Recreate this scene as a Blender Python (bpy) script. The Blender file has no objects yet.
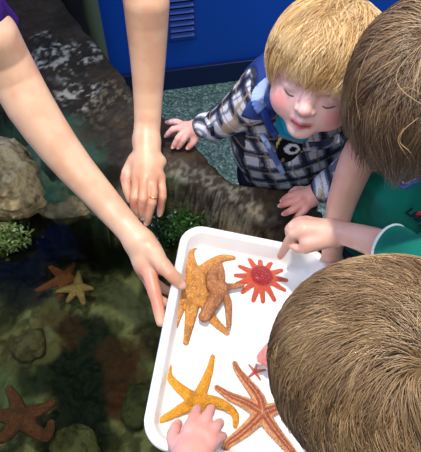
import bpy, math, random
import numpy as np
rng = np.random.default_rng(7); random.seed(7)
SC = bpy.context.scene; COL = SC.collection
V = lambda *a: np.array(a, float)
# ------------------------------------------------------------------ camera geometry
FPX, PITCH, CAMZ = 520.0, math.radians(55), 1.52
CF = V(0, math.cos(PITCH), -math.sin(PITCH)); CU = V(0, math.sin(PITCH), math.cos(PITCH)); CR = V(1, 0, 0); CC = V(0, 0, CAMZ)
def ray(x, y): return CF + CR*(x-210.5)/FPX - CU*(y-226)/FPX
def az(x, y, z): r = ray(x, y); return CC + r*(z-CAMZ)/r[2]        # point of the place at height z
def dp(x, y, d): return CC + ray(x, y)*d
def unit(v): v = np.asarray(v, float); return v/np.linalg.norm(v)
# ------------------------------------------------------------------ helpers
def lin(c):
    c = np.asarray(c, float)/255.0
    return np.where(c <= .04045, c/12.92, ((c+.055)/1.055)**2.4)
def tag(o, label=None, cat=None, group=None, kind=None):
    if label: o['label'] = label
    if cat: o['category'] = cat
    if group: o['group'] = group
    if kind: o['kind'] = kind
    return o
def empty(name, loc=(0, 0, 0)):
    o = bpy.data.objects.new(name, None); COL.objects.link(o); o.location = loc; o.empty_display_size = .05
    return o
def obj(name, verts, faces, mat, parent=None, col=None, smooth=True):
    """one mesh object; vertices are world coordinates, the origin goes to their middle (or the parent's)"""
    verts = np.asarray(verts, float)
    me = bpy.data.meshes.new(name)
    org = (verts.min(0)+verts.max(0))/2
    org[2] = verts[:, 2].min()
    o = bpy.data.objects.new(name, me); COL.objects.link(o)
    lv = verts-org
    if isinstance(faces, np.ndarray):
        n = len(faces); k = faces.shape[1]
        me.vertices.add(len(lv)); me.vertices.foreach_set('co', lv.astype(np.float32).ravel())
        me.loops.add(n*k); me.loops.foreach_set('vertex_index', faces.astype(np.int32).ravel())
        me.polygons.add(n); me.polygons.foreach_set('loop_start', (np.arange(n)*k).astype(np.int32))
        me.update(calc_edges=True); me.validate()
    else:
        me.from_pydata([tuple(v) for v in lv], [], [tuple(f) for f in faces]); me.update()
    if smooth: me.polygons.foreach_set('use_smooth', np.ones(len(me.polygons), bool))
    if col is not None:
        a = me.color_attributes.new('Col', 'FLOAT_COLOR', 'POINT')
        c = np.ones((len(lv), 4), np.float32); c[:, :3] = col
        a.data.foreach_set('color', c.ravel())
    me.materials.append(mat)
    if parent is not None:
        o.parent = parent
        p = np.array(parent.location) ; q = parent.parent
        while q is not None: p = p+np.array(q.location); q = q.parent
        o.location = org-p
    else: o.location = org
    return o
def mat(name, color=(128, 128, 128), rough=.6, attr=False, metal=0, sss=0, bump=None, spec=.5, noise=None, coat=0, alpha=None):
    m = bpy.data.materials.new(name); m.use_nodes = True
    nt = m.node_tree; N = nt.nodes; L = nt.links
    b = N['Principled BSDF']
    b.inputs['Base Color'].default_value = (*lin(color), 1)
    b.inputs['Roughness'].default_value = rough; b.inputs['Metallic'].default_value = metal
    b.inputs['Specular IOR Level'].default_value = spec
    b.inputs['Coat Weight'].default_value = coat; b.inputs['Coat Roughness'].default_value = .15
    if sss:
        b.inputs['Subsurface Weight'].default_value = sss; b.inputs['Subsurface Radius'].default_value = (.9, .3, .2); b.inputs['Subsurface Scale'].default_value = .008
    tc = N.new('ShaderNodeTexCoord'); src = None
    if attr:
        a = N.new('ShaderNodeVertexColor'); a.layer_name = 'Col'; src = a.outputs['Color']
    if noise:                                   # (scale, colour2, low, high)
        n = N.new('ShaderNodeTexNoise'); n.inputs['Scale'].default_value = noise[0]; n.inputs['Detail'].default_value = 6
        L.new(tc.outputs['Object'], n.inputs['Vector'])
        mr = N.new('ShaderNodeMapRange'); mr.inputs[1].default_value = noise[2]; mr.inputs[2].default_value = noise[3]
        L.new(n.outputs['Fac'], mr.inputs[0])
        mx = N.new('ShaderNodeMix'); mx.data_type = 'RGBA'
        L.new(mr.outputs[0], mx.inputs['Factor'])
        if src: L.new(src, mx.inputs['A'])
        else: mx.inputs['A'].default_value = (*lin(color), 1)
        mx.inputs['B'].default_value = (*lin(noise[1]), 1); src = mx.outputs['Result']
    if src: L.new(src, b.inputs['Base Color'])
    if bump:                                    # (type, scale, strength, distance)
        if bump[0] == 'v': t = N.new('ShaderNodeTexVoronoi'); out = 'Distance'
        else: t = N.new('ShaderNodeTexNoise'); t.inputs['Detail'].default_value = 8; out = 'Fac'
        t.inputs['Scale'].default_value = bump[1]; L.new(tc.outputs['Object'], t.inputs['Vector'])
        bp = N.new('ShaderNodeBump'); bp.inputs['Strength'].default_value = bump[2]; bp.inputs['Distance'].default_value = bump[3]
        if bump[0] == 'v': bp.invert = True
        L.new(t.outputs[out], bp.inputs['Height']); L.new(bp.outputs['Normal'], b.inputs['Normal'])
    return m
# value noise ------------------------------------------------------
def _h(i, j, k):
    n = (i*374761393 + j*668265263 + k*2147483647 % 1013904223) & 0xffffffff
    n = ((n ^ (n >> 13))*1274126177) & 0xffffffff
    n = ((n ^ (n >> 16))*2246822519) & 0xffffffff
    return ((n ^ (n >> 15)) & 0xffff)/65535.0
def vnoise(P):
    I = np.floor(P).astype(np.int64); F = P-I; F = F*F*(3-2*F); r = 0
    for a in (0, 1):
        for b in (0, 1):
            for c in (0, 1):
                w = (F[:, 0] if a else 1-F[:, 0])*(F[:, 1] if b else 1-F[:, 1])*(F[:, 2] if c else 1-F[:, 2])
                r = r+w*_h(I[:, 0]+a, I[:, 1]+b, I[:, 2]+c)
    return r
def fbm(P, s, oct=4, seed=0):
    P = np.asarray(P, float)*s+seed*17.3; r = 0; a = .5; t = 0
    for _ in range(oct):
        r = r+a*vnoise(P); t += a; a *= .5; P = P*2.03+5.1
    return r/t
def sstep(a, b, x): t = np.clip((x-a)/(b-a), 0, 1); return t*t*(3-2*t)
# signed-distance modelling ------------------------------------------
def cap(a, b, ra, rb=None, k=.004, op='+'):
    a = np.asarray(a, float); b = np.asarray(b, float); rb = ra if rb is None else rb
    ba = b-a; L2 = max(ba@ba, 1e-12)
    def f(P):
        t = np.clip(((P-a)@ba)/L2, 0, 1)
        return np.linalg.norm(P-a-t[:, None]*ba, axis=1)-(ra+(rb-ra)*t)
    R = max(ra, rb)
    return dict(f=f, k=k, op=op, lo=np.minimum(a, b)-R, hi=np.maximum(a, b)+R)
def ell(c, r, M=None, k=.004, op='+'):
    c = np.asarray(c, float); r = np.asarray(r, float); M = np.eye(3) if M is None else M   # columns of M = axes
    def f(P):
        q = (P-c)@M
        k0 = np.linalg.norm(q/r, axis=1); k1 = np.linalg.norm(q/(r*r), axis=1)+1e-9
        return np.where(k0 < .02, -r.min(), k0*(k0-1)/k1)
    R = r.max()
    return dict(f=f, k=k, op=op, lo=c-R, hi=c+R)
def box(c, h, rr, M=None, k=.004, op='+'):
    c = np.asarray(c, float); h = np.asarray(h, float); M = np.eye(3) if M is None else M
    def f(P):
        q = np.abs((P-c)@M)-h+rr
        return np.linalg.norm(np.maximum(q, 0), axis=1)+np.minimum(q.max(1), 0)-rr
    R = np.linalg.norm(h)
    return dict(f=f, k=k, op=op, lo=c-R, hi=c+R)
def plane(p, n, k=.002):                       # keep the side the normal points away from
    p = np.asarray(p, float); n = unit(n)
    return dict(f=lambda P: (P-p)@n, k=k, op='&', lo=None, hi=None)
def chain(pts, rad, k=.004, n=None):
    """one smooth tapered limb through the points"""
    pts = np.asarray(pts, float); rad = np.full(len(pts), rad) if np.isscalar(rad) else np.asarray(rad, float)
    if len(pts) > 2:
        n = n or min(4*(len(pts)-1)+1, 21); s = np.r_[0, np.cumsum(np.linalg.norm(np.diff(pts, axis=0), axis=1))]
        pts2 = smoothline(pts, n); rad = np.interp(np.linspace(0, 1, n), s/s[-1], rad); pts = pts2
    A = pts[:-1]; BA = pts[1:]-A; L2 = (BA*BA).sum(1)+1e-12; r0 = rad[:-1]; dr = np.diff(rad); R = rad.max(); lo = pts.min(0)-R; hi = pts.max(0)+R
    def f(P):
        d = None
        for i in range(len(A)):
            q = P-A[i]; t = np.clip((q@BA[i])/L2[i], 0, 1); q = q-t[:, None]*BA[i]
            e = np.sqrt((q*q).sum(1))-(r0[i]+dr[i]*t); d = e if d is None else np.minimum(d, e)
        return d
    return [dict(f=f, k=k, op='+', lo=lo, hi=hi)]
def combine(prims, idx, P):
    d = None
    for i in idx:
        p = prims[i]; di = p['f'](P); k = p['k']
        if d is None: d = di if p['op'] == '+' else np.full(len(P), 9.)
        elif p['op'] == '+':
            h = np.maximum(k-np.abs(d-di), 0)/k; d = np.minimum(d, di)-h*h*k*.25
        else:
            e = -di if p['op'] == '-' else di
            h = np.maximum(k-np.abs(d-e), 0)/k; d = np.maximum(d, e)+h*h*k*.25
    return d
def sdf_mesh(prims, vox, disp=None, smooth=1):
    B = 8
    lo = np.min([p['lo'] for p in prims if p['lo'] is not None and p['op'] == '+'], 0)-3*vox
    hi = np.max([p['hi'] for p in prims if p['hi'] is not None and p['op'] == '+'], 0)+3*vox
    nb = np.ceil((hi-lo)/(B*vox)).astype(int)
    g = np.stack(np.meshgrid(*[np.arange(n) for n in nb], indexing='ij'), -1).reshape(-1, 3)
    C = lo+(g+.5)*B*vox; hd = B*vox*.87
    D = np.stack([p['f'](C) for p in prims])
    adds = [i for i, p in enumerate(prims) if p['op'] == '+']
    tot = combine(prims, range(len(prims)), C)
    act = np.where(np.abs(tot) < hd*1.3+.006)[0]
    kmax = max(p['k'] for p in prims)
    ar = np.arange(B+1); loc = np.stack(np.meshgrid(ar, ar, ar, indexing='ij'), -1).reshape(-1, 3)
    S = int(nb.max()*B+2); vid = []; vpos = []; quads = []
    for bi in act:
        m = D[adds, bi].min()
        idx = [i for i, p in enumerate(prims) if (D[i, bi] < max(m, tot[bi])+2.2*hd+kmax if p['op'] == '+' else (D[i, bi] < hd*1.3+.01 if p['op'] == '-' else True))]
        G = g[bi]*B+loc; P = lo+G*vox
        d = combine(prims, idx, P)
        if disp is not None: d = d+disp(P)
        d = d.reshape(B+1, B+1, B+1)
        if d.min() > 0 or d.max() < 0: continue
        s = d < 0
        cnt = np.zeros((B, B, B)); acc = np.zeros((B, B, B, 3))
        for ax in range(3):
            for o1 in (0, 1):
                for o2 in (0, 1):
                    sl0 = [None]*3; sl1 = [None]*3; oth = [a for a in range(3) if a != ax]
                    sl0[ax] = slice(0, B); sl1[ax] = slice(1, B+1)
                    sl0[oth[0]] = sl1[oth[0]] = slice(o1, o1+B); sl0[oth[1]] = sl1[oth[1]] = slice(o2, o2+B)
                    a = d[tuple(sl0)]; b = d[tuple(sl1)]; cr = (a < 0) != (b < 0)
                    t = np.where(cr, a/np.where(cr, a-b, 1), 0)
                    cnt += cr; acc[..., ax] += np.where(cr, t, 0)
                    acc[..., oth[0]] += cr*o1; acc[..., oth[1]] += cr*o2
        ci = np.argwhere(cnt > 0)
        if len(ci) == 0: continue
        pos = acc[tuple(ci.T)]/cnt[tuple(ci.T)][:, None]
        gc = g[bi]*B+ci
        vid.append((gc[:, 0]*S+gc[:, 1])*S+gc[:, 2]); vpos.append(lo+(gc+pos)*vox)
        for ax in range(3):
            sl1 = [slice(0, B)]*3; sl1[ax] = slice(1, B+1)
            a = s[:B, :B, :B]; b = s[tuple(sl1)]
            e = np.argwhere(a != b)
            if len(e) == 0: continue
            sg = a[tuple(e.T)]; ge = g[bi]*B+e; o1, o2 = [(1, 2), (2, 0), (0, 1)][ax]
            def cid(d1, d2):
                q = ge.copy(); q[:, o1] -= d1; q[:, o2] -= d2
                return (q[:, 0]*S+q[:, 1])*S+q[:, 2]
            Q = np.stack([cid(1, 1), cid(0, 1), cid(0, 0), cid(1, 0)], 1)
            Q[~sg] = Q[~sg][:, ::-1]; quads.append(Q)
    vid = np.concatenate(vid); vpos = np.concatenate(vpos); quads = np.concatenate(quads)
    o = np.argsort(vid); vid = vid[o]; vpos = vpos[o]
    f = np.searchsorted(vid, quads); f = np.minimum(f, len(vid)-1)
    ok = (vid[f] == quads).all(1); f = f[ok]
    for _ in range(smooth):
        a = np.zeros_like(vpos); c = np.zeros(len(vpos))
        for i in range(4):
            for j in (1, 3):
                for ax in range(3): a[:, ax] += np.bincount(f[:, i], vpos[f[:, (i+j) % 4], ax], len(vpos))
                c += np.bincount(f[:, i], minlength=len(vpos))
        vpos = np.where(c[:, None] > 0, vpos*.4+.6*a/np.maximum(c, 1)[:, None], vpos)
    return vpos, f
# simple mesh bits ------------------------------------------------------
def boxmesh(boxes):
    vs, fs = [], []
    for (c, h, M) in boxes:
        M = np.eye(3) if M is None else M; b = len(vs)
        for x in (-1, 1):
            for y in (-1, 1):
                for z in (-1, 1): vs.append(np.asarray(c, float)+M@(np.asarray(h, float)*V(x, y, z)))
        for q in ((0, 1, 3, 2), (4, 6, 7, 5), (0, 4, 5, 1), (2, 3, 7, 6), (0, 2, 6, 4), (1, 5, 7, 3)): fs.append(tuple(b+i for i in q))
    return vs, fs
def bevel(o, w, seg=2):
    m = o.modifiers.new('b', 'BEVEL'); m.width = w; m.segments = seg; m.limit_method = 'ANGLE'
def resample(line, n):
    line = np.asarray(line, float); seg = np.linalg.norm(np.diff(line, axis=0), axis=1); s = np.r_[0, np.cumsum(seg)]
    t = np.linspace(0, s[-1], n); return np.stack([np.interp(t, s, line[:, i]) for i in range(line.shape[1])], 1)
def smoothline(line, n):
    """Catmull-Rom through the given points"""
    L = np.asarray(line, float)
    if len(L) < 3: return resample(L, n)
    P = np.vstack([2*L[0]-L[1], L, 2*L[-1]-L[-2]]); out = []
    for i in range(len(L)-1):
        p0, p1, p2, p3 = P[i:i+4]
        for t in np.linspace(0, 1, 9)[:-1]:
            out.append(.5*((2*p1)+(-p0+p2)*t+(2*p0-5*p1+4*p2-p3)*t*t+(-p0+3*p1-3*p2+p3)*t**3))
    out.append(L[-1]); return resample(out, n)
def polytube(pts, rad, nseg=8):
    pts = np.asarray(pts, float); n = len(pts); rad = np.full(n, rad) if np.isscalar(rad) else np.asarray(rad)
    T = np.gradient(pts, axis=0); T /= np.linalg.norm(T, axis=1)[:, None]
    up = V(.31, .23, .92); A = np.cross(T, up); A /= np.linalg.norm(A, axis=1)[:, None]; Bn = np.cross(T, A)
    a = np.arange(nseg)*2*np.pi/nseg
    v = pts[:, None]+rad[:, None, None]*(np.cos(a)[None, :, None]*A[:, None]+np.sin(a)[None, :, None]*Bn[:, None])
    v = v.reshape(-1, 3); fs = []
    for i in range(n-1):
        for j in range(nseg): fs.append((i*nseg+j, i*nseg+(j+1) % nseg, (i+1)*nseg+(j+1) % nseg, (i+1)*nseg+j))
    return v, np.array(fs)
# ================================================================== materials
M = {}
M['skin'] = mat('skin', rough=.42, attr=True, sss=.12, bump=('n', 400, .15, .001))
M['cloth'] = mat('woven_cloth', rough=.9, attr=True, spec=.2, bump=('n', 500, .3, .001))
M['hair'] = mat('hair_fibre', rough=.38, attr=True, spec=.55)
M['scalp'] = mat('hair_base', rough=.8, attr=True, spec=.2)
M['rock'] = mat('rock', rough=.6, attr=True, spec=.15, bump=('n', 90, .6, .006))
M['boulder'] = mat('boulder', rough=.75, attr=True, spec=.3, bump=('n', 70, .9, .012))
M['star'] = mat('sea_star_skin', rough=.38, attr=True, spec=.5, bump=('v', 420, .9, .003), sss=.08)
M['tray'] = mat('white_plastic', (238, 236, 232), rough=.3, spec=.5)
M['wall'] = mat('blue_paint', (10, 80, 186), rough=.45, spec=.4, bump=('n', 30, .05, .002))
M['base'] = mat('navy_vinyl', (8, 30, 76), rough=.4, noise=(14, (22, 48, 96), .6, .75))
M['vent'] = mat('blue_metal', (22, 72, 165), rough=.4)
M['ventback'] = mat('dark_duct', (6, 20, 60), rough=.8)
M['post'] = mat('olive_paint', (80, 92, 70), rough=.6)
M['black'] = mat('black_cloth', (9, 9, 12), rough=.9, spec=.1)
M['leaf'] = mat('seaweed', rough=.35, attr=True)
M['gold'] = mat('gold', (230, 190, 110), rough=.2, metal=1)
M['shoe'] = mat('shoe', (40, 40, 48), rough=.6)
M['denim'] = mat('denim', rough=.85, attr=True, spec=.2, bump=('n', 600, .4, .001))
# speckled floor
m = bpy.data.materials.new('speckled_floor'); m.use_nodes = True; N = m.node_tree.nodes; L = m.node_tree.links; b = N['Principled BSDF']
tc = N.new('ShaderNodeTexCoord'); vo = N.new('ShaderNodeTexVoronoi'); vo.inputs['Scale'].default_value = 130
L.new(tc.outputs['Object'], vo.inputs['Vector']); cr = N.new('ShaderNodeValToRGB')
sp = N.new('ShaderNodeSeparateColor'); L.new(vo.outputs['Color'], sp.inputs[0]); L.new(sp.outputs[0], cr.inputs[0])
cr.color_ramp.interpolation = 'CONSTANT'
e = cr.color_ramp.elements; e[0].position = 0; e[0].color = (*lin((60, 84, 74)), 1); e[1].position = .35; e[1].color = (*lin((92, 118, 106)), 1)
for p_, c_ in ((.75, (122, 146, 132)), (.93, (150, 170, 156))):
    q = e.new(p_); q.color = (*lin(c_), 1)
L.new(cr.outputs[0], b.inputs['Base Color']); b.inputs['Roughness'].default_value = .7; M['floor'] = m
# water
def water_mat(name, tint, bs, st):
    m = bpy.data.materials.new(name); m.use_nodes = True; N = m.node_tree.nodes; L = m.node_tree.links; N.clear()
    o = N.new('ShaderNodeOutputMaterial'); mx = N.new('ShaderNodeMixShader'); t = N.new('ShaderNodeBsdfTransparent'); gl = N.new('ShaderNodeBsdfGlossy')
    fr = N.new('ShaderNodeFresnel'); fr.inputs[0].default_value = 1.25; gl.inputs['Roughness'].default_value = .02
    t.inputs[0].default_value = (*tint, 1)
    n = N.new('ShaderNodeTexNoise'); n.inputs['Scale'].default_value = bs; tc = N.new('ShaderNodeTexCoord'); bp = N.new('ShaderNodeBump')
    bp.inputs['Strength'].default_value = st; bp.inputs['Distance'].default_value = .01
    L.new(tc.outputs['Object'], n.inputs['Vector']); L.new(n.outputs['Fac'], bp.inputs['Height']); L.new(bp.outputs[0], gl.inputs['Normal']); L.new(bp.outputs[0], fr.inputs['Normal'])
    L.new(fr.outputs[0], mx.inputs[0]); L.new(t.outputs[0], mx.inputs[1]); L.new(gl.outputs[0], mx.inputs[2]); L.new(mx.outputs[0], o.inputs[0])
    return m
M['water'] = water_mat('pool_water', (.50, .56, .44), 14, .15)
M['clear'] = water_mat('clear_water', (.97, .985, .99), 30, .35)
# ================================================================== room
wa = az(170, 88, 0); wb = az(270, 75, 0); wd = unit(wb-wa); wd[2] = 0; wn = V(wd[1], -wd[0], 0)    # wall line and its room-side normal
WM = np.stack([wd, wn, V(0, 0, 1)], 1)
mid = (wa+wb)/2
v, f = boxmesh([(mid-wn*.06+V(0, 0, 1.3), (6.0, .05, 1.3), WM)]); tag(obj('wall_back', v, f, M['wall'], smooth=False), kind='structure')
v, f = boxmesh([(mid+wn*.0+V(0, 0, .050), (6.0, .012, .050), WM)]); o = obj('baseboard_back', v, f, M['base'], smooth=False); tag(o, kind='structure'); bevel(o, .003)
v, f = boxmesh([((0, .3, -.05), (6.2, 5.4, .05), None)]); tag(obj('floor', v, f, M['floor'], smooth=False), kind='structure')
# vent grille on the wall
def onwall(px, py):
    r = ray(px, py); t = ((mid-wn*.01-CC)@wn)/(r@wn); return CC+r*t
c1 = onwall(169, 36); c2 = onwall(195, 36); vw = np.linalg.norm(c2-c1); vc = (c1+c2)/2
vent = empty('wall_vent', tuple(vc)); tag(vent, 'blue louvred vent grille set in the blue wall', 'vent')
vh = .34; vcc = vc+V(0, 0, vh/2)
v, f = boxmesh([(vcc+wn*.006, (vw/2, .002, vh/2), WM)]); obj('backing', v, f, M['ventback'], vent, smooth=False)
fr = [(vcc+wn*.012+wd*s*(vw/2), (.006, .006, vh/2+.006), WM) for s in (-1, 1)]+[(vcc+wn*.012+V(0, 0, s*vh/2), (vw/2, .006, .006), WM) for s in (-1, 1)]
v, f = boxmesh(fr); o = obj('frame', v, f, M['vent'], vent, smooth=False); bevel(o, .0015)
tl = np.stack([wd, unit(wn+V(0, 0, -.8)), unit(np.cross(wd, unit(wn+V(0, 0, -.8))))], 1)
nsl = 13
for i in range(nsl):
    c = vc+wn*.016+V(0, 0, .016+i*(vh-.03)/(nsl-1))
    v, f = boxmesh([(c, (vw/2-.006, .009, .0018), tl)]); obj('slat', v, f, M['vent'], vent, smooth=False)
# olive post
pb = az(91, 35, .0); pc = dp(91, 20, 1.75); pc = V(pc[0], pc[1], 0)
pr = []
n = 28; zz = np.linspace(0, 1.9, 24); vs = []; fs = []
for i, z in enumerate(zz):
    r = .034+.006*sstep(.3, 1.2, z)+(.012 if z < .08 else 0)
    for j in range(n): vs.append(pc+V(r*math.cos(j*2*math.pi/n), r*math.sin(j*2*math.pi/n), z))
for i in range(len(zz)-1):
    for j in range(n): fs.append((i*n+j, i*n+(j+1) % n, (i+1)*n+(j+1) % n, (i+1)*n+j))
fs.append(tuple(range((len(zz)-1)*n, len(zz)*n)))
tag(obj('post', vs, fs, M['post']), 'slim olive green post behind the dark rock beside the blue wall', 'post')
# ================================================================== rock basin
ridge_px = [(-70, 70, .66), (0, 108, .66), (45, 142, .65), (95, 164, .64), (135, 170, .64), (175, 180, .63), (215, 198, .62), (250, 215, .6), (300, 240, .57), (318, 262, .56)]
RG = [az(*p)[:2] for p in ridge_px]
pool = np.array(RG+[V(.21, .40), V(.17, .20), V(.10, .09), V(-.25, .04), V(-.62, .08), V(-.92, .3), V(-.95, .65)])
out_px = [(62, -6, .70), (88, 27, .69), (108, 48, .68), (124, 70, .67), (140, 92, .66), (166, 113, .65), (203, 148, .64), (219, 165, .63), (234, 178, .625), (253, 181, .62), (290, 188, .61), (330, 212, .59)]
OG = [az(*p)[:2] for p in out_px]
outer = np.array([V(-1.35, 1.36)]+OG+[V(.262, .54), V(.255, .42), V(.235, .10), V(.13, .03), V(-.3, -.02), V(-.75, -.02), V(-1.35, .1)])
def sdpoly(P, poly):
    d = np.full(len(P), 1e9); ins = np.zeros(len(P), bool)
    for i in range(len(poly)):
        a = poly[i]; b = poly[(i+1) % len(poly)]; e = b-a; w = P-a
        t = np.clip((w@e)/(e@e), 0, 1); d = np.minimum(d, np.linalg.norm(w-t[:, None]*e, axis=1))
        c = ((a[1] <= P[:, 1]) & (b[1] > P[:, 1])) | ((b[1] <= P[:, 1]) & (a[1] > P[:, 1]))
        with np.errstate(divide='ignore', invalid='ignore'): xi = a[0]+(P[:, 1]-a[1])*e[0]/e[1]
        ins ^= c & (P[:, 0] < xi)
    return np.where(ins, -d, d)
TC = np.array([az(*p) for p in ridge_px+out_px]+[V(.21, .40, .555), V(.17, .2, .55), V(.1, .05, .54), V(-.25, .0, .54), V(-.7, .05, .55), V(-1.1, .7, .62), V(-1.2, 1.5, .8), V(.25, .45, .555), V(.24, .15, .55)])
def top_h(P):
    w = 1/(np.linalg.norm(P[:, None]-TC[None, :, :2], axis=2)**2+.0012)**1.5
    return (w*TC[None, :, 2]).sum(1)/w.sum(1)
def rock_h(P, noise=True):
    sp = sdpoly(P, pool); so = sdpoly(P, outer)
    P3 = np.c_[P, np.zeros(len(P))]
    w = fbm(P3, 9, 3, 3)-.5; w2 = fbm(P3, 28, 3, 8)-.5
    T = top_h(P)+.012*sstep(0, .06, sp)+w*.035+w2*.012
    Bd = .27+w*.07+w2*.03
    s = sp+w*.05+w2*.025
    t = sstep(-.075, .008, s)**1.3
    h = Bd+(T-Bd)*t
    so2 = so+w2*.018
    h = h*(1-sstep(-.02, .012, so2))+(-.02)*sstep(-.02, .012, so2)
    return h, sp, so, t
st = .0045
gx = np.arange(-1.15, .32, st); gy = np.arange(-.10, 1.62, st)
X, Y = np.meshgrid(gx, gy, indexing='ij'); P2 = np.c_[X.ravel(), Y.ravel()]
h, sp, so, tt = rock_h(P2)
P3 = np.c_[P2, h]
h = h+(fbm(P3, 70, 3, 5)-.5)*.009*np.clip(sstep(.0, .1, h), 0, 1)
P3 = np.c_[P2, h]
n1 = fbm(P3, 14, 4, 1); n2 = fbm(P3, 45, 4, 2); n3 = fbm(P3, 5, 3, 4); n4 = fbm(P3, 110, 3, 6)
dark = lin((40, 31, 22)); brown = lin((60, 47, 33)); tan = lin((158, 138, 104)); black = lin((24, 22, 16)); pale = lin((156, 152, 138)); grn = lin((36, 60, 28)); olive = lin((156, 146, 108)); redb = lin((92, 48, 34)); dkg = lin((16, 26, 16)); purp = lin((40, 30, 40))
def mixc(a, b, t): return a*(1-t[:, None])+b*t[:, None]
c = np.tile(dark, (len(P3), 1))
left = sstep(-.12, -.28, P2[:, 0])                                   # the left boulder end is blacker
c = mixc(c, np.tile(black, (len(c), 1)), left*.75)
c = mixc(c, np.tile(brown, (len(c), 1)), sstep(.45, .65, n1)*.8*(1-left*.7))
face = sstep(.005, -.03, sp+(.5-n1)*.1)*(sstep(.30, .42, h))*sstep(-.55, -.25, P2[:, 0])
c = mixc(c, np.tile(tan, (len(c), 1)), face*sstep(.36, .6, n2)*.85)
rd = sstep(.045, .0, np.abs(sp-.02+(n1-.5)*.08))*sstep(.47, .62, n4)
c = mixc(c, np.tile(pale, (len(c), 1)), rd*.35*sstep(-.2, -.1, P2[:, 0])*sstep(.20, .1, P2[:, 0]))
sc0 = az(60, 62, .68)[:2]; sc1 = az(40, 40, .68)[:2]; sc2 = az(75, 90, .67)[:2]
ds = np.min([np.linalg.norm((P2-q), axis=1)/r for q, r in ((sc0, .11), (sc1, .05), (sc2, .07))], 0)
c = mixc(c, np.tile(pale, (len(c), 1)), sstep(1, .45, ds+(n1-.5)*1.8)*sstep(.48, .66, n4*.5+n2*.5)*.8)
bx_ = az(110, 100, .66)[:2]; c = mixc(c, np.tile(tan, (len(c), 1)), sstep(.12, .02, np.linalg.norm(P2-bx_, axis=1)+(n1-.5)*.15)*sstep(.56, .64, n4)*.18)
ag = az(178, 212, .52)[:2]; c = mixc(c, np.tile(grn, (len(c), 1)), sstep(.13, .03, np.linalg.norm(P2-ag, axis=1)+(n2-.5)*.1)*face*.9)
# pool bed colours
teal = np.tile(lin((44, 80, 62)), (len(c), 1))
for q_, r_ in ((az(20, 128, .6), .10), (az(48, 160, .6), .11), (az(75, 190, .55), .09)):
    c = mixc(c, teal, sstep(1.1, .5, np.linalg.norm(P2-q_[:2], axis=1)/r_+(n1-.5)*.8)*.75*sstep(.40, .6, n2*.5+n1*.5+.1))
bed = sstep(.42, .36, h)*(sp < 0)
cb = mixc(np.tile(olive, (len(c), 1)), np.tile(lin((96, 90, 62)), (len(c), 1)), sstep(.4, .6, n2))
def blotch(cen, r, colr, amt, cb, nz=.5):
    d = np.linalg.norm(P2-cen, axis=1)/r+(n1-.5)*nz*2+(n2-.5)*nz
    return mixc(cb, np.tile(colr, (len(c), 1)), sstep(1.15, .75, d)*amt)
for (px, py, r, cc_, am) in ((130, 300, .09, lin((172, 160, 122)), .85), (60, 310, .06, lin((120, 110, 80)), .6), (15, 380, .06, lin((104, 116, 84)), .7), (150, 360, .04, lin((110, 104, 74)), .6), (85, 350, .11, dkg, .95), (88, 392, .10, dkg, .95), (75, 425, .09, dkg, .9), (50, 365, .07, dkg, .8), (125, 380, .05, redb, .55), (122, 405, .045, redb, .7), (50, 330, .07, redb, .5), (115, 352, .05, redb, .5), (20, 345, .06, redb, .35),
                         (30, 290, .06, purp, .8), (60, 235, .14, black, .95), (20, 262, .10, black, .9), (120, 245, .11, black, .9), (125, 262, .06, dkg, .85), (0, 300, .08, black, .7), (155, 290, .05, dkg, .7), (40, 348, .05, olive, .5), (148, 340, .05, redb, .5), (100, 445, .05, dkg, .6), (40, 335, .03, pale, .3)):  # bank blacks and tray-side greens: dark bed plus painted-in forearm and ledge shade
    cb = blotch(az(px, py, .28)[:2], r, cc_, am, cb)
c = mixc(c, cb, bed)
nx, ny = len(gx), len(gy)
I = np.arange(nx*ny).reshape(nx, ny)
F = np.stack([I[:-1, :-1], I[1:, :-1], I[1:, 1:], I[:-1, 1:]], -1).reshape(-1, 4)
keep = (so[F].min(1) < .03)
F = F[keep]; used = np.unique(F); mp = -np.ones(nx*ny, int); mp[used] = np.arange(len(used))
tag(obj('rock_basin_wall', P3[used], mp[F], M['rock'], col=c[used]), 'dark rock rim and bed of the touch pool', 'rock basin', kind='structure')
def rock_z(p):
    return float(rock_h(np.array([p[:2]]))[0][0])
# boulders at the left bank
def boulder(name, label, pxz, r, colA, colB, seed, M3=None, colC=None, nz=.5):
    c0 = az(*pxz); r = np.asarray(r, float)
    pr = [ell(c0, r, M3)]
    dsp = lambda P: (fbm(P, 12, 3, seed)-.5)*.055+(fbm(P, 50, 3, seed+1)-.5)*.018
    v, f = sdf_mesh(pr, .004, dsp)
    a = fbm(v, 22, 4, seed+2); b = fbm(v, 80, 3, seed+3)
    cc = mixc(np.tile(lin(colA), (len(v), 1)), np.tile(lin(colB), (len(v), 1)), sstep(.4, .62, a*.6+b*.4))
    if colC is not None: cc = mixc(cc, np.tile(lin(colC), (len(v), 1)), sstep(.5, .42, v[:, 2]+(a-.5)*.1))
    return tag(obj(name, v, f, M['boulder'], col=cc), label, 'rock')
boulder('boulder', 'large pale tan pitted rock at the left edge of the pool', (4, 180, .50), (.115, .10, .10), (172, 150, 108), (104, 88, 58), 21, colC=(70, 90, 40))
boulder('boulder', 'blue-green stained rock under the outstretched forearm', (62, 172, .46), (.11, .13, .12), (42, 80, 64), (74, 92, 66), 31)
boulder('boulder', 'small brown rock at the waterline below the forearm', (72, 207, .44), (.075, .045, .05), (112, 100, 72), (70, 66, 46), 41)
boulder('boulder', 'mossy green rock poking out of the water at the left picture edge', (-6, 236, .44), (.07, .05, .045), (60, 78, 36), (120, 124, 74), 45)
boulder('pebble', 'submerged dull stone near the lower end of the white tray', (140, 405, .29), (.05, .06, .03), (92, 88, 58), (60, 60, 40), 51)
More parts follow.
